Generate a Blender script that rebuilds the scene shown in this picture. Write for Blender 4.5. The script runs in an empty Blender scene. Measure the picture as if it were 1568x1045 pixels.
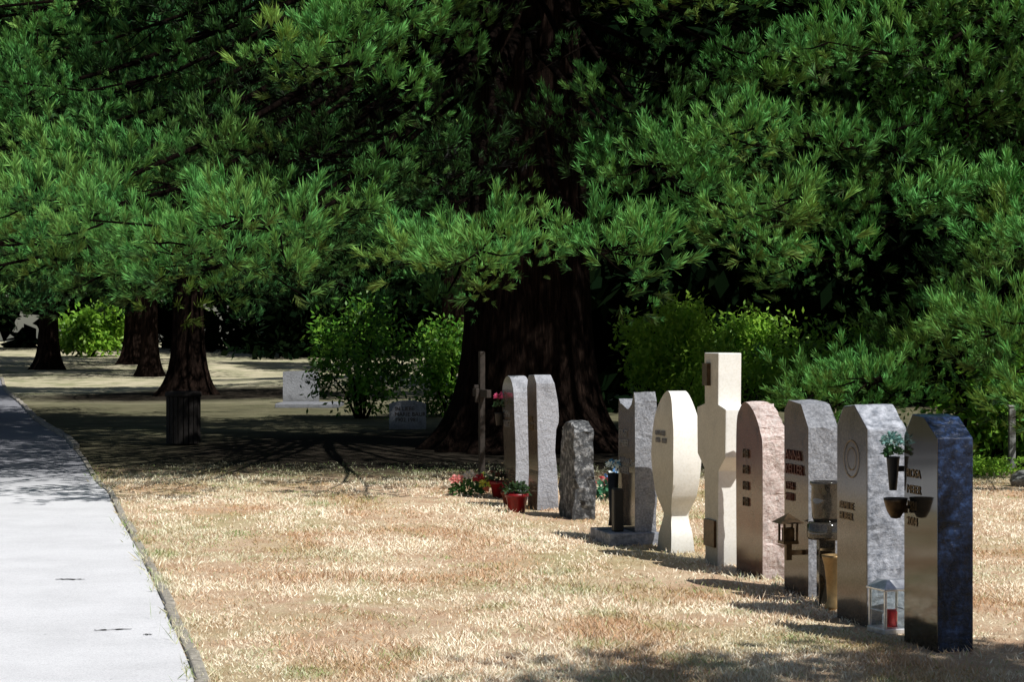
import bpy, math, random
import numpy as np
from mathutils import Vector, Matrix
random.seed(4)
SC=bpy.context.scene
COL=SC.collection
ROT=math.atan2(.24,.97)

# ---------------------------------------------------------------- materials
def new_mat(name):
    m=bpy.data.materials.new(name); m.use_nodes=True
    nt=m.node_tree
    for n in list(nt.nodes): nt.nodes.remove(n)
    out=nt.nodes.new('ShaderNodeOutputMaterial')
    b=nt.nodes.new('ShaderNodeBsdfPrincipled')
    nt.links.new(b.outputs[0],out.inputs[0])
    return m,nt,b,out
def noise(nt,coord,scale,detail=4,rough=.6,dist=0):
    n=nt.nodes.new('ShaderNodeTexNoise'); n.inputs['Scale'].default_value=scale
    n.inputs['Detail'].default_value=detail; n.inputs['Roughness'].default_value=rough
    n.inputs['Distortion'].default_value=dist
    nt.links.new(coord,n.inputs['Vector']); return n.outputs['Fac']
def ramp(nt,fac,stops,interp='LINEAR'):
    r=nt.nodes.new('ShaderNodeValToRGB'); cr=r.color_ramp; cr.interpolation=interp
    while len(cr.elements)<len(stops): cr.elements.new(.5)
    for e,(p,c) in zip(cr.elements,stops):
        e.position=p
        if not hasattr(c,'__len__'): c=(c,c,c)
        e.color=(*c,1)
    nt.links.new(fac,r.inputs[0]); return r.outputs[0]
def mix(nt,fac,a,b,mode='MIX'):
    m=nt.nodes.new('ShaderNodeMix'); m.data_type='RGBA'; m.blend_type=mode
    for s,v in ((0,fac),(6,a),(7,b)):
        if isinstance(v,bpy.types.NodeSocket): nt.links.new(v,m.inputs[s])
        elif s==0: m.inputs[0].default_value=v
        else: m.inputs[s].default_value=(*v,1)
    return m.outputs[2]
def objco(nt,scale=None,world=False):
    if world:
        g=nt.nodes.new('ShaderNodeNewGeometry'); o=g.outputs['Position']
    else:
        g=nt.nodes.new('ShaderNodeTexCoord'); o=g.outputs['Object']
    if scale:
        m=nt.nodes.new('ShaderNodeMapping'); m.inputs['Scale'].default_value=scale
        nt.links.new(o,m.inputs[0]); o=m.outputs[0]
    return o
def bump(nt,b,h,strength=.5,dist=.01):
    n=nt.nodes.new('ShaderNodeBump'); n.inputs['Strength'].default_value=strength
    n.inputs['Distance'].default_value=dist
    nt.links.new(h,n.inputs['Height']); nt.links.new(n.outputs[0],b.inputs['Normal'])

def plain(name,c,rough=.6,metal=0,spec=.4,var=.15,sc=30):
    m,nt,b,o=new_mat(name)
    co=objco(nt); f=noise(nt,co,sc)
    c2=tuple(x*(1-var*2) for x in c); c3=tuple(min(1,x*(1+var)) for x in c)
    nt.links.new(ramp(nt,f,[(.3,c2),(.7,c3)]),b.inputs['Base Color'])
    b.inputs['Roughness'].default_value=rough; b.inputs['Metallic'].default_value=metal
    b.inputs['Specular IOR Level'].default_value=spec
    bump(nt,b,f,.15,.004)
    return m
def granite(name,c1,c2,c3,scale=90,rough=.75,bmp=.5,bd=.012,streak=None,spec=.4,dents=6,stain=.55):
    m,nt,b,o=new_mat(name)
    co=objco(nt)
    f=noise(nt,co,scale,3,.7)
    col=ramp(nt,f,[(.32,c1),(.5,c2),(.68,c3)])
    big=noise(nt,objco(nt,streak) if streak else co,4,5,.65,.8)
    col=mix(nt,1.0,col,ramp(nt,big,[(.3,stain),(.5,.92),(.7,1.0)]),'MULTIPLY')
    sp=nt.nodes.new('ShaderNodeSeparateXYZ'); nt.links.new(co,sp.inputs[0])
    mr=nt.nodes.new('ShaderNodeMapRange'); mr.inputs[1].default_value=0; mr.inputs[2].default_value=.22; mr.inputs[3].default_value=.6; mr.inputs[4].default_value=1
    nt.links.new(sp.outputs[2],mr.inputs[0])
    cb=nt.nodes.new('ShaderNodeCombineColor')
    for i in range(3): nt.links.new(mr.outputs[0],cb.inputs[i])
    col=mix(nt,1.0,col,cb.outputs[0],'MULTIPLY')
    nt.links.new(col,b.inputs['Base Color'])
    b.inputs['Roughness'].default_value=rough; b.inputs['Specular IOR Level'].default_value=spec
    if bmp:
        h=noise(nt,co,dents*3,8,.7,.3); bump(nt,b,h,bmp,bd)
    return m
def foliage_mat(name,dark,light,warm,trans=.25,rough=.55,spec=.25):
    m,nt,b,out=new_mat(name)
    a=nt.nodes.new('ShaderNodeAttribute'); a.attribute_name='col'
    sep=nt.nodes.new('ShaderNodeSeparateColor'); nt.links.new(a.outputs['Color'],sep.inputs[0])
    c=mix(nt,sep.outputs[0],dark,light)
    c=mix(nt,sep.outputs[1],c,warm)
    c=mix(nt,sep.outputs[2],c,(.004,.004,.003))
    nt.links.new(c,b.inputs['Base Color'])
    b.inputs['Roughness'].default_value=rough; b.inputs['Specular IOR Level'].default_value=spec
    if trans:
        t=nt.nodes.new('ShaderNodeBsdfTranslucent'); nt.links.new(c,t.inputs[0])
        ms=nt.nodes.new('ShaderNodeMixShader'); ms.inputs[0].default_value=trans
        nt.links.new(b.outputs[0],ms.inputs[1]); nt.links.new(t.outputs[0],ms.inputs[2])
        nt.links.new(ms.outputs[0],out.inputs[0])
    return m

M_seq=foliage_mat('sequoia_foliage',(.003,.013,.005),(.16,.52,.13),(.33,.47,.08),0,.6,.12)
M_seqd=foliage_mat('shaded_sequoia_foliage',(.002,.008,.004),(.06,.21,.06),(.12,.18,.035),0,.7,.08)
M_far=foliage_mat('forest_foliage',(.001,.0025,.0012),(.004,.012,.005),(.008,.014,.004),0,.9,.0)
M_leaf=foliage_mat('laurel_leaf',(.02,.07,.01),(.13,.38,.04),(.33,.55,.06),.35,.4)
M_grass=foliage_mat('dry_grass_blade',(.58,.37,.22),(1.0,.92,.74),(.22,.32,.10),0,.8,.1)

def ground_mat():
    m,nt,b,o=new_mat('dry_lawn')
    co=objco(nt,world=True)
    fine=noise(nt,co,45,6,.75)
    mid=noise(nt,co,3.2,5,.6,.5)
    big=noise(nt,co,.55,4,.6,.6)
    c=ramp(nt,fine,[(.25,(.22,.14,.08)),(.42,(.58,.42,.27)),(.60,(.84,.68,.48)),(.8,(.95,.87,.70))])
    red=ramp(nt,mid,[(.42,0.0),(.62,.7)])
    c=mix(nt,red,c,(.55,.34,.22))
    g=ramp(nt,big,[(.50,0.0),(.68,.5)])
    c=mix(nt,g,c,(.34,.36,.14))
    sep=nt.nodes.new('ShaderNodeSeparateXYZ'); nt.links.new(co,sep.inputs[0])
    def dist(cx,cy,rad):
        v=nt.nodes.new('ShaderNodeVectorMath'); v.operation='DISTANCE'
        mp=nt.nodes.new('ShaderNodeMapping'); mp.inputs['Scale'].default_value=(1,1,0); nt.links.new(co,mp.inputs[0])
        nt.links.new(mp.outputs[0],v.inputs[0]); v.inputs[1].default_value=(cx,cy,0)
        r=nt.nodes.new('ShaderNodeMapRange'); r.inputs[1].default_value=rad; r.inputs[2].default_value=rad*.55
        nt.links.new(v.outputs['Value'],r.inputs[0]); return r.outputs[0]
    def yr(a,bb):
        r=nt.nodes.new('ShaderNodeMapRange'); r.inputs[1].default_value=a; r.inputs[2].default_value=bb
        nt.links.new(sep.outputs[1],r.inputs[0]); return r.outputs[0]
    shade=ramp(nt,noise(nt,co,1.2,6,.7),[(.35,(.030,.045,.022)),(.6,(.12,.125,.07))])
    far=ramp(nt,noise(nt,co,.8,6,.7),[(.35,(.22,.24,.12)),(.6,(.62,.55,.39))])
    c=mix(nt,yr(23,26),c,mix(nt,.9,c,shade))  # tree shade painted into the lawn colour beneath the canopy
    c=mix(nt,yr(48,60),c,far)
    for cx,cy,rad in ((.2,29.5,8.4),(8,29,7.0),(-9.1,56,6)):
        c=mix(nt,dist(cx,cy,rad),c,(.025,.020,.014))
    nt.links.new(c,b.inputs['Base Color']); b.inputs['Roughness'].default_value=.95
    b.inputs['Specular IOR Level'].default_value=.1
    bump(nt,b,fine,.8,.03)
    return m
def road_mat(name,k):
    m,nt,b,o=new_mat(name)
    co=objco(nt,world=True)
    f=noise(nt,co,120,4,.8); g=noise(nt,co,1.5,5,.6); h=noise(nt,co,14,5,.7)
    c=ramp(nt,f,[(.3,(.46*k,.46*k,.48*k)),(.5,(.68*k,.68*k,.70*k)),(.7,(.82*k,.82*k,.84*k))])
    c=mix(nt,1.0,c,ramp(nt,g,[(.3,.86),(.6,1.0)]),'MULTIPLY')
    c=mix(nt,1.0,c,ramp(nt,h,[(.27,.6),(.36,1.0)]),'MULTIPLY')
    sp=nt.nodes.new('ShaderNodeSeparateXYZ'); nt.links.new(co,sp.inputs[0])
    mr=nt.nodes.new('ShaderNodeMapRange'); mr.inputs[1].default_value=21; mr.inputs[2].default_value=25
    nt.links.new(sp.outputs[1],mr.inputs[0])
    c=mix(nt,mr.outputs[0],c,mix(nt,.7,c,(.04,.045,.07)))  # bluish tree shade painted onto the far stretch of asphalt
    nt.links.new(c,b.inputs['Base Color']); b.inputs['Roughness'].default_value=.85
    bump(nt,b,f,.3,.005); return m
def bark_mat(name,k):
    m,nt,b,o=new_mat(name)
    co=objco(nt,(6,6,.7)); f=noise(nt,co,3,8,.7,1.0)
    c=ramp(nt,f,[(.38,(.008*k,.005*k,.004*k)),(.55,(.04*k,.025*k,.019*k)),(.78,(.14*k,.085*k,.062*k))])
    nt.links.new(c,b.inputs['Base Color']); b.inputs['Roughness'].default_value=.9
    b.inputs['Specular IOR Level'].default_value=.03
    bump(nt,b,f,1,.08); return m
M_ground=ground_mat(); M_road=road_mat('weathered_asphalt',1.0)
M_bark=bark_mat('sequoia_bark',.42); M_limb=bark_mat('limb_bark',.2)
M_kerb=plain('kerb_concrete',(.36,.33,.28),.9,sc=25,var=.25)
M_crack=plain('crack_fill',(.05,.05,.05),.95)
M_soil=plain('duff_soil',(.06,.045,.03),.95,var=.3,sc=12)

# ---------------------------------------------------------------- mesh helpers
def link(o,parent=None):
    COL.objects.link(o)
    if parent is not None: o.parent=parent
    return o
def quads_obj(name,V,cols,mat,parent=None):
    V=np.asarray(V,dtype=np.float32).reshape(-1,3); n=len(V)//4
    me=bpy.data.meshes.new(name)
    me.vertices.add(len(V)); me.vertices.foreach_set('co',V.ravel())
    me.loops.add(len(V)); me.loops.foreach_set('vertex_index',np.arange(len(V),dtype=np.int32))
    me.polygons.add(n); me.polygons.foreach_set('loop_start',np.arange(0,len(V),4,dtype=np.int32))
    a=me.attributes.new('col','FLOAT_COLOR','POINT')
    c=np.ones((n,4,4),dtype=np.float32); cols=np.asarray(cols)
    c[:,:,:3]=cols if cols.ndim==3 else cols[:,None,:]
    a.data.foreach_set('color',np.clip(c,0,1).ravel())
    me.update(calc_edges=True); me.materials.append(mat)
    return link(bpy.data.objects.new(name,me),parent)
def nrm(a): return a/(np.sqrt((a*a).sum(-1,keepdims=True))+1e-9)
def kites(P,D,L,W,rng,mid=.5,S=None):
    if S is None: S=nrm(np.cross(D,rng.normal(size=D.shape)))
    L=L[:,None]; W=W[:,None]
    m=P+D*L*mid
    return np.stack([P,m+S*W/2,P+D*L,m-S*W/2],axis=1)
def pymesh(name,verts,faces,mats,parent=None,smooth=False,fm=None):
    me=bpy.data.meshes.new(name); me.from_pydata([tuple(v) for v in verts],[],faces)
    for m in (mats if isinstance(mats,list) else [mats]): me.materials.append(m)
    if fm: me.polygons.foreach_set('material_index',fm)
    if smooth: me.polygons.foreach_set('use_smooth',[True]*len(me.polygons))
    me.update()
    return link(bpy.data.objects.new(name,me),parent)
class Tubes:
    def __init__(s): s.v=[]; s.f=[]
    def add(s,pts,rad,k=6):
        pts=[Vector(p) for p in pts]; b=len(s.v); n=len(pts)
        for i,p in enumerate(pts):
            d=(pts[min(i+1,n-1)]-pts[max(i-1,0)]).normalized()
            a=Vector((1,0,0)) if abs(d.z)>=.95 else d.cross(Vector((0,0,1))).normalized()
            c=d.cross(a).normalized(); a=c.cross(d)
            for j in range(k):
                t=2*math.pi*j/k; s.v.append(p+(a*math.cos(t)+c*math.sin(t))*rad[i])
        for i in range(n-1):
            for j in range(k):
                s.f.append((b+i*k+j,b+i*k+(j+1)%k,b+(i+1)*k+(j+1)%k,b+(i+1)*k+j))
        s.f.append(tuple(b+(n-1)*k+j for j in range(k)))
        s.f.append(tuple(b+j for j in reversed(range(k))))
    def obj(s,name,mat,parent=None): return pymesh(name,s.v,s.f,mat,parent,True)
def lathe(verts,faces,fm,prof,cx=0,cy=0,k=24,mi=0):
    b=len(verts)
    for r,z in prof:
        for j in range(k):
            t=2*math.pi*j/k; verts.append((cx+r*math.cos(t),cy+r*math.sin(t),z))
    for i in range(len(prof)-1):
        for j in range(k):
            faces.append((b+i*k+j,b+i*k+(j+1)%k,b+(i+1)*k+(j+1)%k,b+(i+1)*k+j)); fm.append(mi)
def box(verts,faces,fm,x0,x1,y0,y1,z0,z1,mi=0):
    b=len(verts)
    verts+= [(x0,y0,z0),(x1,y0,z0),(x1,y1,z0),(x0,y1,z0),(x0,y0,z1),(x1,y0,z1),(x1,y1,z1),(x0,y1,z1)]
    for f in ((0,3,2,1),(4,5,6,7),(0,1,5,4),(1,2,6,5),(2,3,7,6),(3,0,4,7)):
        faces.append(tuple(b+i for i in f)); fm.append(mi)
def bevel(o,w=.006,seg=2):
    m=o.modifiers.new('bevel','BEVEL'); m.width=w; m.segments=seg; m.limit_method='ANGLE'; m.angle_limit=math.radians(35)

# ---------------------------------------------------------------- terrain
def gz(x,y):
    t=np.clip((np.asarray(y,dtype=float)-58)/75,0,1); z=1.15*t*t*(3-2*t)
    z=z+.35*np.exp(-(((x+4.5)/5.5)**2+((np.asarray(y)-66)/11)**2))
    return z
ys=np.concatenate([np.linspace(-60,60,61),np.linspace(63,160,40),np.linspace(200,1500,10)])
xs=np.concatenate([np.linspace(-900,-70,6),np.linspace(-60,60,61),np.linspace(70,900,6)])
gv=[];gf=[]
for y in ys:
    for x in xs: gv.append((x,y,float(gz(x,y))))
nx=len(xs)
for j in range(len(ys)-1):
    for i in range(nx-1): gf.append((j*nx+i,j*nx+i+1,(j+1)*nx+i+1,(j+1)*nx+i))
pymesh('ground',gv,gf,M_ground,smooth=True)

EY=[-5,4,9.33,11.67,15.3,18.5,20.9,22.5,27.6,32.5,40,49.8,62,77,110]
EX=[-.3,-.75,-1.48,-2.02,-2.88,-3.68,-4.24,-4.7,-6.0,-7.3,-9.6,-12.3,-15.8,-19.8,-30]
def edge_x(y): return np.interp(y,EY,EX)
yy=np.concatenate([np.arange(-5,60,.5),np.arange(60,110,2)])
rv=[];rf=[]
for y in yy:
    e=float(edge_x(y)); wd=6 
    for x in (e-wd,e): rv.append((x,y,float(gz(x,y))+.004+ (.02 if y>58 else 0)))
for i in range(len(yy)-1): rf.append((2*i,2*i+1,2*i+3,2*i+2))
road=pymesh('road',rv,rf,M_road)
kv=[];kf=[]
def kerb_line(pts,wd=.06,h=.025):
    pts=[Vector(p) for p in pts]
    for a,b in zip(pts[:-1],pts[1:]):
        d=(b-a); d.normalize(); s=Vector((d.y,-d.x)); a=a+d*.012
        b=b-d*.012; off=random.uniform(-.012,.012); hh=h+random.uniform(-.012,.012)
        base=len(kv)
        for zz in (-.05,hh):
            for p,q in ((a,0),(a,wd),(b,wd),(b,0)):
                pp=p+s*(q+off); kv.append((pp.x,pp.y,float(gz(pp.x,pp.y))+zz))
        for f in ((0,3,2,1),(4,5,6,7),(0,1,5,4),(1,2,6,5),(2,3,7,6),(3,0,4,7)): kf.append(tuple(base+i for i in f))
kerb_line([(float(edge_x(y)),y) for y in np.arange(2,29.5,.9)])
kerb_line([(float(edge_x(y)),y) for y in np.arange(29.5,76,1.1)],.10,.06)
k=pymesh('kerb',kv,kf,M_kerb); bevel(k,.01,2)
cv=[];cf=[]
for (x0,y0,x1,y1) in ((-3.05,13.3,-2.85,13.28),(-2.3,10.95,-2.1,10.99),(-2.0,10.8,-1.95,10.79)):
    n=12; b=len(cv)
    for i in range(n):
        t=i/(n-1); x=x0+(x1-x0)*t; y=y0+(y1-y0)*t+random.uniform(-.015,.015); w=.006+.02*math.sin(math.pi*t)*random.random()
        cv+=[(x,y-w,.0085),(x,y+w,.0085)]
    for i in range(n-1): cf.append((b+2*i,b+2*i+2,b+2*i+3,b+2*i+1))
pymesh('cracks',cv,cf,M_crack,road)

# ---------------------------------------------------------------- grass
rng=np.random.default_rng(3)
def lump(x,y,s,seed):
    r=np.random.default_rng(seed); o=0
    for i in range(7):
        a=r.uniform(0,6.28); f=s*r.uniform(.6,2.2); o=o+np.sin((x*math.cos(a)+y*math.sin(a))*f+r.uniform(0,6.28))
    return o/7
n=400000
y=8.6*np.exp(rng.random(n)*math.log(26/8.6))
x=rng.uniform(-.33,.33,n)*y+rng.normal(size=n)*.1
ok=(x>edge_x(y)+.02-rng.exponential(.02,n))
dens=lump(x,y,2.3,31)+.8*lump(x,y,7,32)
ok&=rng.random(n)<np.clip(.7+dens*1.2,.12,1)*np.clip((26.5-y)/3.5,.25,1)
x=x[ok];y=y[ok]; n=len(x)
g=lump(x,y,2.2,1)+.7*lump(x,y,9,2)
edgeg=np.exp(-(x-edge_x(y))/.10)
P=np.stack([x,y,np.zeros(n)],1)
D=nrm(np.stack([rng.normal(size=n)*.85,rng.normal(size=n)*.85,np.ones(n)],1))
Lg=rng.uniform(.015,.048,n)*(1+.7*np.clip(g,-.5,1))*(1+edgeg*1.0)
tall=rng.random(n)<.008; Lg[tall]*=2.2
Wg=rng.uniform(.004,.009,n)*(y/13)**.7
redd=np.clip(lump(x,y,2.2,15)*2.0+.1,0,.75)
bright=np.clip(.8+rng.normal(size=n)*.32+.5*lump(x,y,3.5,5)-redd,0,1)
green=np.clip((lump(x,y,1.3,8)-.12)*1.8,0,.55)+edgeg*.6+(rng.random(n)<.08)*.8+np.clip((lump(x,y,5,18)-.22)*2.4,0,.6)
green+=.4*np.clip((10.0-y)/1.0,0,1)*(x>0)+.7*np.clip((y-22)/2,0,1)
cols=np.stack([bright,np.clip(green*rng.uniform(.3,1,n),0,1),.6*np.clip((y-22.5)/3,0,1)],1)  # third channel paints canopy shade: blades blacken towards the tree
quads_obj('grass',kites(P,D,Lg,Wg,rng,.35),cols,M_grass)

# ---------------------------------------------------------------- sequoias
def trunk_mesh(name,r0,r1,H,parent,seed,k=72):
    r=np.random.default_rng(seed); ph=r.uniform(0,6.28,12)
    zs=[-.3,0,.08,.18,.32,.5,.75,1.05,1.4,1.9,2.5,3.3,4.5,6,9,13,18,H]
    v=[];f=[]
    for z in zs:
        zz=max(z,0)
        base=r1+(r0-r1)*math.exp(-zz/.55)
        base*=max(.04,1-(zz/H)**1.1)
        for j in range(k):
            t=2*math.pi*j/k
            fl=.5*math.sin(5*t+ph[0]+.1*z)+.35*math.sin(8*t+ph[1])+.3*math.sin(13*t+ph[2]+.2*z)
            amp=.05+.16*math.exp(-zz/.5)
            fur=.018*math.sin(31*t+ph[3]+.5*math.sin(z*1.5))+.014*math.sin(47*t+ph[4])
            rr=base*(1+amp*fl+fur)
            v.append((rr*math.cos(t),rr*math.sin(t),z))
    for i in range(len(zs)-1):
        for j in range(k): f.append((i*k+j,i*k+(j+1)%k,(i+1)*k+(j+1)%k,(i+1)*k+j))
    return pymesh(name,v,f,M_bark,parent,True)

def sequoia(name,bx,by,r0,r1,H,limbs,seed,mat=None,nt=13,nb=42):
    r=np.random.default_rng(seed)
    root=bpy.data.objects.new(name,None); link(root); root.location=(bx,by,float(gz(bx,by)))
    trunk_mesh('trunk',r0,r1,H,root,seed)
    T=Tubes(); Q=[];C=[]
    UP=np.array([0,0,1.])
    def puff(p,d,sc,ntu,nbl,wm,inner_shade,lod):
        hue=np.clip(r.normal(.16,.2),0,1); val=np.clip(r.normal(.84,.15),.3,1)
        o=nrm(r.normal(size=(ntu,3))+d*.8+UP*.7)
        rr=(.07+.18*r.random((ntu,1)))*sc
        al=r.random((ntu,1))
        c=p-d*(al*.34-.04)*sc+o*rr
        td=nrm(o*.8+UP*.6+d*.45)
        under=np.clip(.45-o[:,2]*.9,0,1)+al[:,0]*.12  # shade put into the colour: puff undersides and inner tufts darken
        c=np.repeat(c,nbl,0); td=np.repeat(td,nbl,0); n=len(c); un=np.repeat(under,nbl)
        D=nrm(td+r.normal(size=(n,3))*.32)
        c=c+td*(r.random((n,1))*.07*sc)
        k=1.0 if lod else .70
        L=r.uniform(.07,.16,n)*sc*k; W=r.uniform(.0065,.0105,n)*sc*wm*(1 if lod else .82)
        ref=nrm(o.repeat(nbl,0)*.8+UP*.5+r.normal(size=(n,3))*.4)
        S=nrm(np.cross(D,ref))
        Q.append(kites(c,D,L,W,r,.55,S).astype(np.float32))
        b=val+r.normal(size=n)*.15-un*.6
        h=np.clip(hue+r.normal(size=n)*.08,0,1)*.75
        z=np.zeros(n)+inner_shade+np.clip(un-.6,0,1)*.5
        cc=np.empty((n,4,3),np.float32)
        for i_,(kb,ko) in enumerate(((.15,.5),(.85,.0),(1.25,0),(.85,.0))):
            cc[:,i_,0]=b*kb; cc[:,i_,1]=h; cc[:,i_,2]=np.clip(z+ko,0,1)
        C.append(cc)
    for (phi,h0,L,droop,lod) in limbs:
        dr=np.array([math.cos(phi),math.sin(phi),0]); lat=np.array([-dr[1],dr[0],0])
        bend=r.normal()*.12
        def P(s): 
            return dr*(r1*.6+(L-r1*.6)*s)+lat*(bend*L*s*s)+UP*(h0-L*droop*(1.6*s**1.2-.6*s**4))
        rad=.015+.0045*L
        T.add([P(s) for s in np.linspace(0,1,8)],[rad*(1-.85*s) for s in np.linspace(0,1,8)],6)
        sc={0:1.5,1:1.9,2:3.0}[lod]; ns={0:15,1:9,2:9}[lod]
        a,b,wm={0:(nt,nb,1.0),1:(9,13,2.0),2:(9,11,2.6)}[lod]
        for i in range(ns):
            s=.34+.66*((i+r.random())/ns)**.8; p=P(s); sd=1 if i%2 else -1
            ln=(.25+1.6*(1.05-s))*r.uniform(.5,1.2)*(L/6)**.5
            d=nrm(lat*sd*r.uniform(.4,1)+dr*r.uniform(.3,1.0)+UP*r.uniform(-.6,.15))
            e=p+d*ln; m=p+d*ln*.5-UP*.06*ln
            if lod==0: T.add([p,m,e],[.012,.008,.004],4)
            d2=nrm(d+UP*.4)
            inner_shade=np.clip((.74-s)*2.8,0,.88)  # crown shade painted in: puffs go near-black towards the trunk
            q=sc*r.uniform(.55,1.25)
            nbb=b if s>.55 else max(10,b//2)
            puff(e,d2,q,a,nbb,wm*(b/nbb)**.5,inner_shade,lod)
            if lod==0 and r.random()<.4:
                d3=nrm(d+lat*r.normal()*.8+UP*r.uniform(-.8,.1)); puff(e+d3*.3-UP*.12,d3,q*.55,7,nbb,wm,inner_shade,lod)
            if ln>.75 and r.random()<.4: puff(m,d2,sc*r.uniform(.5,.8),max(5,a//2),nbb,wm,inner_shade+.25,lod)
        puff(P(1.0),nrm(dr+UP*.5),sc*1.15,a,b,wm,0,lod)
    T.obj('limbs',M_limb,root)
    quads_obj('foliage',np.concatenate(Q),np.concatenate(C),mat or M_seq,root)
    return root
def make_limbs(seed,H,R,n_low,n_high,zlo=3.6,zmid=9.5,skip=None,droop=.27,far=False,top=.72,ht=1.0):
    r=np.random.default_rng(seed); out=[]
    for i in range(n_low):
        phi=(i*2.39996+r.normal()*.15)%(2*math.pi)-math.pi
        h=zlo+(zmid-zlo)*((i+r.random())/n_low)
        t=(h-zlo)/(zmid-zlo)
        L=R*r.uniform(.8,1.04)*(1-(1-top)*t)
        if skip and skip(phi,h): continue
        lod=0 if math.sin(phi)<.0 else 1
        if far: lod=1
        out.append((phi,h,L,droop*r.uniform(.75,1.25)*(1-.15*t),lod))
    for i in range(n_high):
        t=((i+r.random())/n_high)**1.2
        h=zmid-2+(H+1-zmid)*t*ht; phi=(i*2.39996)%(2*math.pi)-math.pi
        if skip and skip(phi,h): continue
        out.append((phi,h,R*top*(1-.9*t)*r.uniform(.55,1.0)+.4,droop,2))
    return out
sk=lambda p,h: (-2.32<p<-2.02 and h>7.4) or (.1<p<1.1)
lim=make_limbs(11,27,9.9,112,100,zlo=5.4,zmid=13,skip=sk,droop=.35,top=.68)
for phi,h,L,dr in ((-2.05,6.2,10.3,.34),(-2.2,5.8,10.8,.31),(-2.35,6.4,11,.34),(-1.9,6.3,10.3,.36),(-1.75,6.2,10.2,.36),(-1.6,6.2,9.8,.37),(-2.5,7.6,10.6,.3),(-2.45,5.6,11,.29),(-2.6,8.4,10,.25),(-2.75,6.4,10.6,.32),(-2.95,7,10,.33),(-1.65,9.4,8,.33),(-1.5,8.6,8.2,.33),(-1.58,10.6,7.6,.33),(-1.72,7.6,9,.33),(-1.4,7.0,8.8,.36),(-2.85,8.6,9.8,.28),(3.1,6.5,10,.33),(-2.12,6.6,11.2,.32),(-1.97,5.8,11.3,.29),(-2.4,8.6,10.4,.3),(-2.55,6.2,11,.3),(-1.85,6.8,11.2,.36),(-1.72,6.6,11,.35),(-2.08,7.0,11.6,.34),(-2.28,7.0,11.6,.34),(-2.66,7.3,11,.3)):
    lim.append((phi,h,L,dr,0))
sequoia('sequoia_tree',.25,29.4,1.5,.95,27,lim,21)
sk2=lambda p,h: (p>-1.0 and p<.2 and h<9) or (p>1.9)
lim=make_limbs(31,24,7.6,75,80,zlo=4.6,zmid=11,skip=sk2,droop=.36)
for phi,h,L,dr in ((-2.0,4.6,8.4,.42),(-1.9,4.4,8.2,.43),(-2.1,5.2,8.3,.42),(-1.85,5.4,8.5,.42),(-2.2,4.3,8.2,.38),(-1.95,6.2,8.4,.42),(-2.05,7.2,8.2,.4),(-1.9,8,8.2,.38),(-2.3,5.6,7.9,.38),(-2.15,3.9,8.0,.36)): lim.append((phi,h,L,dr,0))
sequoia('sequoia_tree',8.2,28.8,1.2,.75,24,lim,22)
for i,(bx,by,r0,r1,R,zl,nl) in enumerate(((-11.6,39,.95,.5,7.6,4.9,75),(-9.1,56,.85,.45,7.4,4.9,80),(-17.6,93,.85,.5,8,5.5,60),(-20.0,86,.75,.42,7,5,60),(-24,70,.8,.45,7,5,50),(-2.5,84,.9,.5,7,5.5,55),(-14.2,78,.6,.33,6.5,5,55))):
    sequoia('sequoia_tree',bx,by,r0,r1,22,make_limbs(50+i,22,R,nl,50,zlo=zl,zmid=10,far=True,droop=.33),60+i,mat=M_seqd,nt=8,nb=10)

# ---------------------------------------------------------------- background forest (one mass)
def forest():
    r=np.random.default_rng(9); n=150000
    banks=((2.5,34,44,58,0,22,.34),(-12,4,100,112,1,32,.3),(-75,-8,112,126,1.0,36,.36))
    Q=[];C=[]
    for x0,x1,y0,y1,z0,z1,fr in banks:
        m=int(n*fr); nc=max(40,m//160)
        cx=r.uniform(x0,x1,nc); cy=r.uniform(y0,y1,nc); cz=z0+(z1-z0)*r.random(nc)**1.2
        k=r.integers(0,nc,m)
        p=np.stack([cx[k],cy[k],cz[k]],1)+r.normal(size=(m,3))*np.array([1.1,.9,.5])
        p[:,2]=np.maximum(p[:,2],z0+.1)
        d=nrm(r.normal(size=(m,3))+np.array([0,-.6,-.1]))
        Q.append(kites(p,d,r.uniform(.35,.9,m),r.uniform(.15,.4,m),r,.5))
        v=np.clip(r.normal(.4,.25,m)+.3*(r.random(nc)-.5)[k],0,1)
        C.append(np.stack([v,r.random(m)*.4,v*0],1))
        m=7000; p=np.stack([r.uniform(x0-2,x1+2,m),r.uniform(y1,y1+5,m),z0+(z1-z0)*r.random(m)],1)
        d=nrm(r.normal(size=(m,3))*np.array([1,.3,.6])); S=nrm(np.cross(d,np.array([0,1.,0])+r.normal(size=(m,3))*.3))
        Q.append(kites(p,d,r.uniform(1.2,2.4,m),r.uniform(.7,1.3,m),r,.5,S)); C.append(np.zeros((m,3)))
    quads_obj('background_forest',np.concatenate(Q),np.concatenate(C),M_far)
forest()

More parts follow.
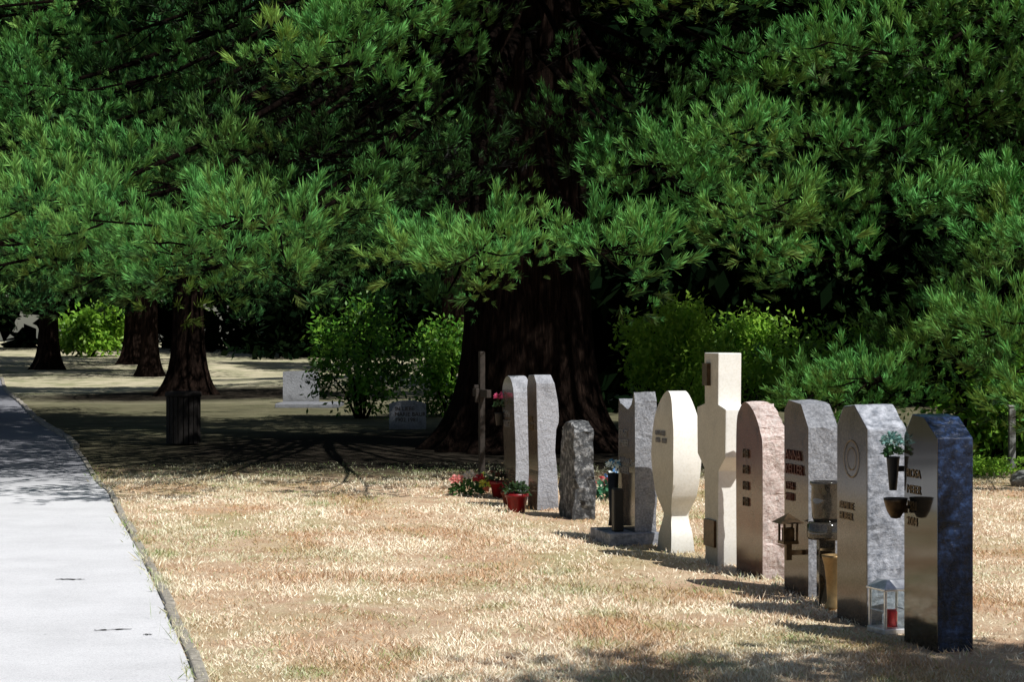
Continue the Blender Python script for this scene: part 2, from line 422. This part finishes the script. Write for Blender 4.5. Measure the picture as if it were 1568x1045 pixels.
# ---------------------------------------------------------------- broad-leaved shrubs
def shrub(name,cx,cy,cz,rx,ry,rz,n,size,seed,mat=M_leaf,warm=.35,stems=7,clumps=45,base=.5):
    r=np.random.default_rng(seed)
    root=bpy.data.objects.new(name,None); link(root); root.location=(cx,cy,float(gz(cx,cy)))
    c=nrm(r.normal(size=(clumps,3)))*(r.random((clumps,1))**.4); c*=np.array([rx,ry,rz])*.9; c[:,2]+=cz
    k=r.integers(0,clumps,n)
    p=c[k]+r.normal(size=(n,3))*np.array([rx,ry,rz])*.15
    p[:,2]=np.abs(p[:,2])+.03
    d=nrm(r.normal(size=(n,3))+(c[k]-np.array([0,0,cz]))/rx*.6+np.array([0,-.2,-.1]))
    up=nrm(np.array([.3,-.4,1.])+r.normal(size=(n,3))*.55); S=nrm(np.cross(d,up))
    Q=kites(p,d,r.uniform(.7,1.2,n)*size,r.uniform(.35,.5,n)*size,r,.45,S)
    cb=r.normal(0,.22,clumps)[k]
    v=np.clip(r.normal(base,.2,n)+cb,0,1); C=np.stack([v,np.clip(r.normal(warm,.2,n)+cb*.5,0,1),v*0],1)
    quads_obj('leaves',Q,C,mat,root)
    T=Tubes()
    for i in range(stems):
        q=c[r.integers(0,clumps)]; T.add([(q[0]*.15,q[1]*.15,0),(q[0]*.5,q[1]*.5,q[2]*.55),tuple(q)],[.035,.022,.008],5)
    T.obj('stems',M_limb,root); return root
shrub('laurel_shrub',-3.1,41,1.3,1.25,1.1,1.3,4200,.15,1,warm=.1,base=.45)
shrub('laurel_shrub',-1.3,42,1.0,1.0,1.0,1.1,4000,.15,2,warm=.2,base=.5)
shrub('laurel_shrub',2.75,33.6,1.35,.95,.8,1.05,6500,.12,3,warm=.9,base=1.0)
shrub('laurel_shrub',4.2,38,1.0,1.5,.8,1.2,6000,.13,4,warm=.6,base=.7)
shrub('laurel_shrub',6.3,36,1.0,1.3,.8,1.1,6000,.13,6,warm=.3)
shrub('laurel_shrub',6.2,25.2,.75,.9,.8,.8,5000,.13,5,warm=.2)
shrub('laurel_shrub',7.8,27.0,1.2,1.3,.8,1.2,6000,.13,12,warm=.2)
shrub('ground_cover',5.5,23.6,.10,.75,.6,.14,3500,.06,7,warm=.5,stems=3)
shrub('laurel_shrub',-22.0,104,1.4,2.2,1.4,1.4,3000,.4,8,warm=.5)
# slim young tree at the right, its crown lost among the sequoia boughs
T=Tubes(); T.add([(0,0,-.1),(.02,0,1.0),(-.05,.05,2.4),(.1,.1,4.2),(.12,.1,5.5)],[.09,.07,.06,.04,.02],10)
for i in range(8):
    a=i*2.1; h=3.6+i*.25; T.add([(.1,.1,h),(.1+.5*math.cos(a),.1+.5*math.sin(a),h+.3),(.1+.9*math.cos(a),.1+.9*math.sin(a),h+.5)],[.02,.012,.005],5)
rt=bpy.data.objects.new('young_tree',None); link(rt); rt.location=(5.6,24.9,0); T.obj('trunk',M_limb,rt)
r=np.random.default_rng(77); nn=3000; cc=nrm(r.normal(size=(30,3)))*np.array([.9,.9,1.0])+np.array([.1,.1,4.9])
quads_obj('leaves',kites(cc[r.integers(0,30,nn)]+r.normal(size=(nn,3))*.25,nrm(r.normal(size=(nn,3))),r.uniform(.06,.12,nn),r.uniform(.03,.05,nn),r),np.stack([r.random(nn)*.3]+[r.random(nn)*0]*2,1),M_leaf,rt)

# maple standing right of the camera; its crown shades the bottom-right lawn
T=Tubes(); T.add([(0,0,-.2),(.05,0,2.5),(-.1,.1,5),(0,0,8)],[.26,.2,.15,.06],12)
for i in range(9):
    a=i*2.4; h=3.8+i*.4; T.add([(0,0,h),(math.cos(a)*1.2,math.sin(a)*1.2,h+.7),(math.cos(a)*2.2,math.sin(a)*2.2,h+1.1)],[.07,.04,.015],6)
rt=bpy.data.objects.new('maple_tree',None); link(rt); rt.location=(5.85,3.95,0); T.obj('trunk',M_bark,rt)
nn=18000; r=np.random.default_rng(5); c=nrm(r.normal(size=(90,3)))*(r.random((90,1))**.35)*np.array([2.5,2.3,2.0])+np.array([0,0,7.])
p=c[r.integers(0,90,nn)]+r.normal(size=(nn,3))*.3
quads_obj('leaves',kites(p,nrm(r.normal(size=(nn,3))),r.uniform(.1,.2,nn),r.uniform(.08,.14,nn),r),np.stack([r.random(nn)]*2+[r.random(nn)*0],1)*.6,M_leaf,rt)

# ---------------------------------------------------------------- gravestones
def spline(pts,n=5,keep=2):
    out=list(pts[:keep]); q=[pts[keep-1]]+list(pts[keep:])+[pts[0]]
    for i in range(len(q)-1):
        p0=q[max(i-1,0)];p1=q[i];p2=q[i+1];p3=q[min(i+2,len(q)-1)]
        for j in range(1,n+1):
            t=j/n
            if i==len(q)-2 and j==n: break
            out.append(tuple(.5*((2*p1[a])+(-p0[a]+p2[a])*t+(2*p0[a]-5*p1[a]+4*p2[a]-p3[a])*t*t+(-p0[a]+3*p1[a]-3*p2[a]+p3[a])*t**3) for a in (0,1)))
    return out
def stone(name,P,outline,t,m_face,m_side,prof=None,rough=0.0,bev=.006,slices=14,seed=0,rot=0,smooth=False):
    """outline: (u,z) going round the lettered face; u runs away from camera along the row; thickness t to the right"""
    import bmesh
    bm=bmesh.new()
    a=[bm.verts.new((0,u,z)) for u,z in outline]
    f=bm.faces.new(a)
    ex=bmesh.ops.extrude_face_region(bm,geom=[f])
    for v in ex['geom']:
        if isinstance(v,bmesh.types.BMVert): v.co.x+=t
    bmesh.ops.recalc_face_normals(bm,faces=bm.faces)
    zmax=max(z for u,z in outline); umax=max(u for u,z in outline)
    if prof or rough:
        for i in range(1,slices):
            bmesh.ops.bisect_plane(bm,geom=bm.verts[:]+bm.edges[:]+bm.faces[:],plane_co=(0,0,zmax*i/slices),plane_no=(0,0,1))
        if rough:
            for q in range(1,4): bmesh.ops.bisect_plane(bm,geom=bm.verts[:]+bm.edges[:]+bm.faces[:],plane_co=(t*q/4,0,0),plane_no=(1,0,0))
            for q in range(1,6): bmesh.ops.bisect_plane(bm,geom=bm.verts[:]+bm.edges[:]+bm.faces[:],plane_co=(0,umax*q/6,0),plane_no=(0,1,0))
        rr=random.Random(seed)
        for v in bm.verts:
            if prof:
                a0,b0=prof(v.co.z/zmax,v.co.y/umax); v.co.x=t*(a0+(b0-a0)*v.co.x/t)
            if rough:
                fx=0 if (v.co.x<.002 and rough<.02) else 1
                v.co.x+=rr.uniform(-rough,rough)*fx*.7; v.co.y+=rr.uniform(-rough,rough)*fx
                if v.co.z>.05: v.co.z+=rr.uniform(-rough,rough)*.7*fx
    bm.normal_update()
    for f in bm.faces:
        n=f.normal; f.material_index=0 if n.x<-.75 else 1; f.smooth=smooth
    me=bpy.data.meshes.new(name); bm.to_mesh(me); bm.free()
    me.materials.append(m_face); me.materials.append(m_side)
    if smooth: me.set_sharp_from_angle(angle=math.radians(40))
    o=bpy.data.objects.new(name,me); link(o); o.location=(P[0],P[1],-.02); o.rotation_euler=(0,0,ROT+rot)
    if bev: bevel(o,bev)
    return o
def letters(parent,txt,u,z,size,mat,depth=.003,x=-.003,align='LEFT',space=1.0):
    cu=bpy.data.curves.new('txt','FONT'); cu.body=txt; cu.size=size; cu.extrude=depth; cu.align_x=align; cu.space_line=space
    o=bpy.data.objects.new('tmp',cu); COL.objects.link(o)
    dg=bpy.context.evaluated_depsgraph_get(); me=bpy.data.meshes.new_from_object(o.evaluated_get(dg))
    bpy.data.objects.remove(o)
    me.materials.clear(); me.materials.append(mat)
    l=bpy.data.objects.new('inscription',me); link(l,parent)
    l.matrix_local=Matrix(((0,0,-1,x),(-1,0,0,u),(0,1,0,z),(0,0,0,1)))
    return l
def arch(w,zs,zt,n=12,u0=0):
    return [(u0+w/2+w/2*math.cos(math.pi*i/n),zs+(zt-zs)*math.sin(math.pi*i/n)) for i in range(n+1)]

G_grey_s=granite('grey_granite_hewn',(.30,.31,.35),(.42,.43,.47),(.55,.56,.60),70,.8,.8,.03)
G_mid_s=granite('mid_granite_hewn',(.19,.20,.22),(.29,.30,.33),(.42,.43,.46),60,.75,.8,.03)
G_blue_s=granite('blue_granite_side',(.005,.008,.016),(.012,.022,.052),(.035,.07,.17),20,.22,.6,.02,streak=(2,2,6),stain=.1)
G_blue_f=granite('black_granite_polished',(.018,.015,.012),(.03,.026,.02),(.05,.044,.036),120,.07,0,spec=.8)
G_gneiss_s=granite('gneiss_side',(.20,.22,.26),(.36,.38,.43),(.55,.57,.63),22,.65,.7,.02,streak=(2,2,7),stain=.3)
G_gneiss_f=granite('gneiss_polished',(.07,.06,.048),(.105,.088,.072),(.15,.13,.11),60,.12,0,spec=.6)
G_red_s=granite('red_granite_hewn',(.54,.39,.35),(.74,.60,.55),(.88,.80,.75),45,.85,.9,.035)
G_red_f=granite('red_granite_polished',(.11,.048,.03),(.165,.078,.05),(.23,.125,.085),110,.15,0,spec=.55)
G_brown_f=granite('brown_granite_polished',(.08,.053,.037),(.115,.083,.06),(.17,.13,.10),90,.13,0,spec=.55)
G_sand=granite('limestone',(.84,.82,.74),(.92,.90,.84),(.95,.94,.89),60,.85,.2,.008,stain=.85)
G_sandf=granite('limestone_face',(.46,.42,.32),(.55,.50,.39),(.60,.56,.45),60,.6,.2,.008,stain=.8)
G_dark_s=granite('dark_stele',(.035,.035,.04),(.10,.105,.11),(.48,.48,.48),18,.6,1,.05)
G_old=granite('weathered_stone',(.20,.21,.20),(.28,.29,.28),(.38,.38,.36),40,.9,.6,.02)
M_bronze=plain('bronze',(.10,.065,.035),.4,.8,.5,.3)
M_brass=plain('brass',(.36,.24,.11),.4,.7)
M_gold=plain('gold_letters',(.17,.11,.05),.4,.5)
M_redlet=plain('copper_letters',(.11,.03,.018),.5,.2)
M_greylet=plain('lead_letters',(.20,.20,.20),.5,.3)
M_dklet=plain('dark_letters',(.09,.06,.035),.5,.3)
M_black=plain('black_iron',(.02,.02,.02),.5,.4)
M_alu=plain('aluminium',(.75,.76,.78),.35,.7)
M_wood=plain('dark_wood',(.035,.027,.022),.8,var=.3,sc=20)
M_binwood=plain('tarred_wood',(.018,.014,.012),.85,var=.3,sc=20)
M_red=plain('red_plastic',(.20,.007,.009),.35)
M_redc=plain('red_candle',(.55,.03,.03),.3)
M_terra=plain('terracotta',(.22,.05,.03),.7)
m,nt,b,o=new_mat('lantern_glass'); b.inputs['Base Color'].default_value=(.9,.95,.95,1); b.inputs['Roughness'].default_value=.05
b.inputs['Transmission Weight'].default_value=1; b.inputs['IOR'].default_value=1.1; M_glass=m

J=stone('gravestone',(2.18,10.2),[(0,0),(.40,0),(.40,1.12),(.30,1.235),(.16,1.225),(0,1.12)],.20,G_blue_f,G_blue_s,bev=.005)
letters(J,'ROSA\nMEIER\n1921\n2004',.36,.90,.065,M_gold,.002,-.0025,space=1.3)
I=stone('gravestone',(1.979,11.09),[(0,0),(.43,0),(.43,1.13),(.34,1.245),(.18,1.26),(0,1.13)],.236,G_gneiss_f,G_gneiss_s,bev=.01,rough=.006,seed=3)
v=[];f=[];fm=[]
for k_ in range(40):
    a0=2*math.pi*k_/40
    for rr in (.10,.108): v.append((-.004,.215+rr*math.cos(a0),.95+rr*math.sin(a0)))
for k_ in range(40): q=(k_+1)%40; f.append((2*k_,2*k_+1,2*q+1,2*q)); 
for k_ in range(40):
    a0=2*math.pi*k_/40
    for rr in (.06,.066): v.append((-.004,.215+rr*math.cos(a0),.95+rr*math.sin(a0)))
for k_ in range(40): q=(k_+1)%40; f.append((80+2*k_,80+2*k_+1,80+2*q+1,80+2*q)); 
pymesh('gilt_rings',v,f,M_gold,I)
letters(I,'FAMILIE\nHUBER',.38,.66,.06,M_gold,.002,-.004)
H_=stone('gravestone',(1.834,12.32),[(0,0),(.40,0),(.40,1.18),(.33,1.245),(.12,1.225),(0,1.08)],.227,G_brown_f,G_mid_s,prof=lambda z,u:(0,1-.14*z),rough=.005,seed=5,bev=.01)
letters(H_,'ANNA\nKELLER',.36,.87,.09,M_redlet,.006,-.006)
letters(H_,'1934\n2001',.36,.68,.07,M_redlet,.006,-.006)
G_=stone('gravestone',(1.678,13.33),spline([(0,0),(.50,0),(.51,.7),(.50,1.05),(.44,1.15),(.35,1.20),(.24,1.18),(.13,1.11),(.04,1.0),(0,.85)],3),.215,G_red_f,G_red_s,prof=lambda z,u:(.0,1-.2*z),rough=.010,seed=7,bev=.012)
for i_ in range(4): 
    letters(G_,'MB',.36,.82-.11*i_,.085,M_dklet,.005,-.006)
w=.30
cr=[(0.02,0),(w-.02,0),(w,.70),(w+.15,.80),(w+.16,1.14),(w-.01,1.17),(w,1.535),(0,1.535),(.01,1.17),(-.15,1.14),(-.14,.80),(0,.70)]
F_=stone('stone_cross',(1.461,14.1),cr,.175,G_sandf,G_sand,bev=.008)
v=[];f=[];fm=[]; box(v,f,fm,-.02,-.001,.04,.26,.15,.34); box(v,f,fm,-.03,-.001,.16,.26,1.30,1.46)
pymesh('bronze_plaque',v,f,M_bronze,F_)
el_=[(.10,0),(.44,0),(.42,.15),(.36,.30),(.46,.45),(.52,.62),(.53,.80),(.50,.98),(.42,1.14),(.31,1.225),(.22,1.235),(.12,1.16),(.03,1.0),(0,.80),(.01,.62),(.07,.45),(.17,.30),(.12,.15)]
def ep(z,u):
    wdt=np.interp(z,[0,.12,.24,.36,.6,.85,1],[.95,.85,.66,.98,1.12,1.0,.7]); return (.5-.5*wdt,.5+.5*wdt)
E_=stone('gravestone',(1.214,14.87),spline(el_,4),.20,G_sandf,G_sand,prof=ep,bev=.018,slices=30,smooth=True)
letters(E_,'LINA FREI\n1940 - 1999',.42,.90,.055,M_greylet,.003,-.014)
D_=stone('gravestone',(.961,15.58),spline([(0,.12),(.44,.12),(.44,1.07),(.38,1.12),(.28,1.10),(.18,1.08),(.09,1.12),(0,1.15)],3),.177,G_gneiss_f,G_mid_s,rough=.005,seed=9,bev=.006)
v=[];f=[];fm=[]; box(v,f,fm,-.22,.20,-.05,.5,0,.12); o_=pymesh('plinth',v,f,G_gneiss_s,D_); bevel(o_,.008)
v=[];f=[];fm=[]; box(v,f,fm,-.15,-.07,.06,.14,.121,.46); o_=pymesh('lamp_body',v,f,M_black,D_); bevel(o_,.01)
letters(D_,'ERNST\nWEBER',.40,.86,.075,M_greylet); letters(D_,'HANNA\nWEBER',.40,.64,.075,M_greylet)
stone('gravestone',(.547,17.74),[(0.02,0),(.49,0),(.51,.3),(.47,.6),(.42,.84),(.30,.90),(.14,.88),(.05,.80),(0,.4)],.21,G_dark_s,G_dark_s,prof=lambda z,u:(.0+.1*z,1-.06*z),rough=.020,seed=11,bev=.008,slices=9)
def bp(z,u):
    wd=np.interp(z,[0,.2,.45,.62,.66,.8,1],[1,.92,.8,.88,1.02,.98,.78]); o0=np.interp(z,[0,.3,1],[0,.06,-.04]); return (o0,o0+wd)
B_=stone('gravestone',(.234,18.76),[(0,0),(.36,0),(.36,1.18),(.30,1.29),(.08,1.30),(0,1.22)],.215,G_brown_f,G_grey_s,prof=bp,bev=.008,slices=20)
letters(B_,'PAUL\nGRAF',.32,.85,.08,M_gold)
ar=[(0,0),(.5,0)]+arch(.5,1.05,1.27)
A_=stone('gravestone',(.026,19.83),ar,.185,G_gneiss_f,G_grey_s,prof=lambda z,u:(0.0+.06*math.sin(z*5),.95+.06*math.sin(z*5)),bev=.006,slices=18)
letters(A_,'EMMA\nVOGT',.45,.85,.1,M_greylet)

v=[];f=[];fm=[]
box(v,f,fm,-.03,.03,-.045,.045,-.05,1.48); box(v,f,fm,-.027,.027,-.36,-.046,.96,1.05); box(v,f,fm,-.027,.027,.046,.36,.96,1.05)
box(v,f,fm,-.075,-.031,-.03,.03,.90,1.06); box(v,f,fm,-.09,-.031,-.02,.02,1.061,1.1)
wc=pymesh('wooden_cross',v,f,M_wood); wc.location=(-.345,22.7,0); wc.rotation_euler=(0,0,ROT); bevel(wc,.006)

# ---------------------------------------------------------------- grave furniture
def grp(name,loc,rot=0):
    e=bpy.data.objects.new(name,None); link(e); e.location=loc; e.rotation_euler=(0,0,rot); return e
gl=grp('grave_lantern',(2.08,10.93,0),ROT+.1)
v=[];f=[];fm=[]
box(v,f,fm,-.095,.095,-.095,.095,0,.03); 
for sx in (-1,1):
    for sy in (-1,1):
        a,b=sorted((sx*.075,sx*.09)); c,d=sorted((sy*.075,sy*.09)); box(v,f,fm,a,b,c,d,.031,.235)
for sx in (-1,1): box(v,f,fm,min(sx*.076,sx*.088),max(sx*.076,sx*.088),-.074,.074,.12,.128); 
box(v,f,fm,-.1,.1,-.1,.1,.236,.25)
b0=len(v); v+=[(-.095,-.095,.2505),(.095,-.095,.2505),(.095,.095,.2505),(-.095,.095,.2505),(-.05,-.05,.295),(.05,-.05,.295),(.05,.05,.295),(-.05,.05,.295)]
for q in ((0,1,5,4),(1,2,6,5),(2,3,7,6),(3,0,4,7),(4,5,6,7),(3,2,1,0)): f.append(tuple(b0+i for i in q))
o_=pymesh('frame',v,f,M_alu,gl); bevel(o_,.004)
v=[];f=[];fm=[]
for (x0,x1,y0,y1) in ((-.074,.074,-.084,-.081),(-.074,.074,.081,.084),(-.084,-.081,-.074,.074),(.081,.084,-.074,.074)): box(v,f,fm,x0,x1,y0,y1,.032,.234)
pymesh('glass_panes',v,f,M_glass,gl)
v=[];f=[];fm=[]; lathe(v,f,fm,[(0,.031),(.035,.031),(.035,.11),(.03,.125),(0,.125)]); pymesh('candle',v,f,M_redc,gl,True)
def lathe_obj(name,prof,mat,parent,loc=(0,0,0),k=28):
    v=[];f=[];fm=[]; lathe(v,f,fm,prof,k=k); o=pymesh(name,v,f,mat,parent,True); o.location=loc; return o
gv_=grp('grave_vase',(1.92,11.85,0))
lathe_obj('body',[(0,0),(.06,0),(.062,.02),(.045,.05),(.05,.16),(.062,.26),(.075,.31),(.078,.325),(.068,.325),(.05,.22),(0,.2)],M_brass,gv_)
pb=grp('grave_planter',(1.90,12.05,0))
v=[];f=[];fm=[]; box(v,f,fm,-.05,.05,-.05,.05,0,.40); o_=pymesh('pedestal',v,f,G_blue_f,pb); bevel(o_,.006)
lathe_obj('tray',[(0,.401),(.11,.401),(.115,.42),(.115,.49),(.10,.505),(0,.505)],G_blue_f,pb)
lathe_obj('jar',[(0,.506),(.075,.506),(.085,.54),(.09,.64),(.088,.72),(.098,.735),(.098,.75),(.08,.75),(.078,.6),(0,.6)],G_blue_f,pb)
# small roofed lamp on a bracket fixed to the lettered face
bl=grp('grave_lamp',(1.713,12.352,0),ROT)
v=[];f=[];fm=[]; box(v,f,fm,-.018,.018,-.018,.018,.24,.34); box(v,f,fm,-.05,.05,-.05,.05,.341,.36); box(v,f,fm,.019,.112,-.012,.012,.27,.30)
for sx in (-1,1):
    for sy in (-1,1):
        a,b=sorted((sx*.036,sx*.048)); c,d=sorted((sy*.036,sy*.048)); box(v,f,fm,a,b,c,d,.361,.47)
box(v,f,fm,-.03,.03,-.03,.03,.361,.44)
b0=len(v); v+=[(-.08,-.08,.471),(.08,-.08,.471),(.08,.08,.471),(-.08,.08,.471),(0,0,.53)]
for q in ((0,1,4),(1,2,4),(2,3,4),(3,0,4),(3,2,1,0)): f.append(tuple(b0+i for i in q))
pymesh('lamp',v,f,M_bronze,bl)
br=grp('wall_bowl',(2.045,10.52,0),ROT)
lathe_obj('bowl',[(0,.66),(.025,.665),(.045,.70),(.06,.75),(.064,.77),(.056,.77),(.04,.72),(0,.69)],M_bronze,br,(-.02,0,0))
v=[];f=[];fm=[]; box(v,f,fm,-.02,.045,-.012,.012,.69,.73); pymesh('bracket',v,f,M_bronze,br)
fv=grp('wall_vase',(2.04,10.66,0),ROT)
lathe_obj('vase',[(0,.80),(.02,.80),(.025,.86),(.035,.97),(.038,.98),(.03,.98),(0,.9)],M_black,fv)
v=[];f=[];fm=[]; box(v,f,fm,0.0,.06,-.01,.01,.9,.93); pymesh('bracket',v,f,M_black,fv)
def petals(name,parent,loc,rad,n,size,c1,seed,mat=None,c2=None):
    r=np.random.default_rng(seed)
    d=nrm(r.normal(size=(n,3))); d[:,2]=np.abs(d[:,2])*1.0-.2; p=d*rad*r.random((n,1))**.5+np.array(loc)
    m=mat or foliage_mat('petal_'+name,c1,tuple(min(1,x*1.3+.05) for x in c1),c2 or c1,.3)
    dd=nrm(d+r.normal(size=(n,3))*.5)
    v=r.random(n); return quads_obj(name,kites(p,dd,r.uniform(.6,1.2,n)*size,r.uniform(.5,.8,n)*size,r),np.stack([v,(r.random(n)<.4)*1.0,v*0],1),m,parent)
petals('blossom',fv,(0,0,1.06),.055,200,.026,(.18,.36,.34),1,c2=(.26,.38,.34))
petals('foliage',fv,(0,0,1.0),.05,80,.04,(.05,.14,.05),2)
fl=grp('flower_bouquet',(1.08,20.0,0))
petals('white_flowers',fl,(.0,0,.18),.17,200,.05,(.65,.75,.85),3,c2=(.1,.25,.5))
petals('red_flowers',fl,(-.12,-.05,.16),.10,60,.05,(.6,.08,.1),4,c2=(.8,.75,.7))
petals('leaves',fl,(-.05,0,.06),.22,220,.08,(.04,.16,.08),5)
fl=grp('flower_bouquet',(.86,15.9,0),0)
petals('white_flowers',fl,(-.05,.05,.60),.06,70,.035,(.6,.7,.7),13,c2=(.1,.3,.5)); 
lathe_obj('vase',[(0,.12),(.04,.12),(.03,.2),(.045,.54),(.035,.54),(0,.3)],M_black,fl,(-.05,.05,0))
def pot(name,x,y,s,mat,kind,seed):
    e=grp(name,(x,y,0))
    lathe_obj('pot',[(0,0),(.075*s,0),(.10*s,.14*s),(.112*s,.141*s),(.112*s,.175*s),(.098*s,.175*s),(.09*s,.15*s),(0,.15*s)],mat,e)
    lathe_obj('soil',[(0,.156*s),(.092*s,.155*s)],M_soil,e)
    petals('plant',e,(0,0,.2*s),.11*s,140,.05*s,(.02,.05,.015),seed,c2=kind)
pot('potted_plant',-.12,20.3,1.0,M_red,(.12,.04,.03),21)
pot('potted_plant',.045,18.6,1.0,M_red,(.04,.08,.02),22)
pot('potted_plant',-.02,19.3,.8,M_terra,(.3,.05,.05),23)
pot('potted_plant',-.30,21.0,.7,M_terra,(.5,.5,.1),24)
fl=grp('flower_arrangement',(-.46,20.6,0))
petals('leaves',fl,(0,0,.05),.18,220,.06,(.06,.16,.04),31)
petals('white_roses',fl,(.02,-.05,.2),.055,90,.04,(.85,.78,.7),32)
petals('pink_roses',fl,(-.11,-.05,.16),.06,90,.04,(.75,.30,.28),33)
petals('red_roses',fl,(.12,-.05,.17),.05,80,.04,(.6,.06,.08),34)
petals('yellow_flowers',fl,(.19,-.1,.12),.06,90,.04,(.65,.7,.12),35)
fl=grp('wall_vase',(-.13,20.25,0),ROT)
lathe_obj('vase',[(0,.62),(.03,.62),(.045,.74),(.05,.75),(.04,.75),(0,.66)],M_black,fl,(.0,0,.12))
petals('pink_flower',fl,(0,0,1.03),.045,60,.03,(.7,.1,.25),36); petals('stem',fl,(0,0,.95),.05,40,.05,(.04,.1,.04),37)
v=[];f=[];fm=[]; box(v,f,fm,0,.13,-.01,.01,.8,.83); pymesh('bracket',v,f,M_black,fl)

# ---------------------------------------------------------------- distant graves and bin
def slab(name,x,y,w,h,t,rot,mat,arc=.05,seed=1):
    o=stone(name,(x,y),[(0,0),(w,0),(w,h-arc),(w*.75,h-arc*.2),(w*.5,h),(w*.25,h-arc*.2),(0,h-arc)],t,mat,mat,rough=.008,seed=seed,bev=.01,rot=rot); o.location.z=float(gz(x,y)); return o
R90=math.pi/2-ROT
s1=slab('gravestone',-4.85,50,.9,.80,.2,R90+.05,G_mid_s,.02,2)
s2=slab('gravestone',-1.56,36.0,.66,.52,.16,R90,G_grey_s,.06,3)
letters(s2,'IN LIEBE\nMARIE BAUR\n1902 1981',.56,.34,.10,M_dklet)
v=[];f=[];fm=[]
box(v,f,fm,-5.6,-4.1,47,48.6,0,.12); g_=pymesh('grave_border',v,f,G_mid_s); bevel(g_,.02)
lb=grp('litter_bin',(-5.05,30.6,0))
v=[];f=[];fm=[]
for j in range(20):
    a=2*math.pi*j/20; c,s=math.cos(a),math.sin(a); b0=len(v)
    for rr in (.235,.26):
        for tt in (-.032,.032):
            for z in (.03,.74): v.append((rr*c-tt*s,rr*s+tt*c,z))
    for q in ((0,1,3,2),(4,6,7,5),(0,4,5,1),(2,3,7,6),(0,2,6,4),(1,5,7,3)): f.append(tuple(b0+i for i in q))
pymesh('slats',v,f,M_binwood,lb)
lathe_obj('liner',[(0,.02),(.22,.02),(.23,.75),(.21,.75),(.2,.06),(0,.06)],M_black,lb)
lathe_obj('rim',[(.215,.745),(.275,.745),(.28,.77),(.27,.82),(.2,.83),(.2,.80)],M_binwood,lb)
import bmesh
bm=bmesh.new(); bmesh.ops.create_icosphere(bm,subdivisions=3,radius=.17)
rr=random.Random(2)
for vv in bm.verts: vv.co*=1+rr.uniform(-.08,.08); vv.co.z*=.7
me=bpy.data.meshes.new('boulder'); bm.to_mesh(me); bm.free(); me.materials.append(G_old); o_=link(bpy.data.objects.new('boulder',me)); o_.location=(5.65,21.9,.06)
v=[];f=[];fm=[]; box(v,f,fm,-.04,.04,-.04,.04,0,.78); box(v,f,fm,-.05,.05,-.05,.05,.781,.81); o_=pymesh('marker_post',v,f,G_old); o_.location=(6.15,24.5,0); bevel(o_,.01)

# ---------------------------------------------------------------- light
el=math.radians(54); hx,hy=.68,-.733
S=Vector((hx*math.cos(el),hy*math.cos(el),math.sin(el))).normalized()
sun=bpy.data.lights.new('sun','SUN'); sun.energy=5; sun.angle=math.radians(.5); sun.color=(1,.98,.94)
so=bpy.data.objects.new('sun',sun); link(so); so.rotation_euler=S.to_track_quat('Z','Y').to_euler(); so.location=(5,-10,20)
w=bpy.data.worlds.new('World'); SC.world=w; w.use_nodes=True; nt=w.node_tree
sky=nt.nodes.new('ShaderNodeTexSky'); sky.sky_type='NISHITA'; sky.sun_disc=False; sky.sun_elevation=el; sky.sun_rotation=math.atan2(hx,hy)
bg=nt.nodes['Background']; nt.links.new(sky.outputs[0],bg.inputs[0]); bg.inputs[1].default_value=.05
SC.view_settings.view_transform='Standard'; SC.view_settings.look='None'; SC.view_settings.exposure=0
cam=bpy.data.cameras.new('camera'); cam.lens=70; cam.sensor_width=36; cam.clip_end=3000
co=bpy.data.objects.new('camera',cam); link(co); co.location=(0,0,1.6); co.rotation_euler=(math.radians(90),0,0); SC.camera=co
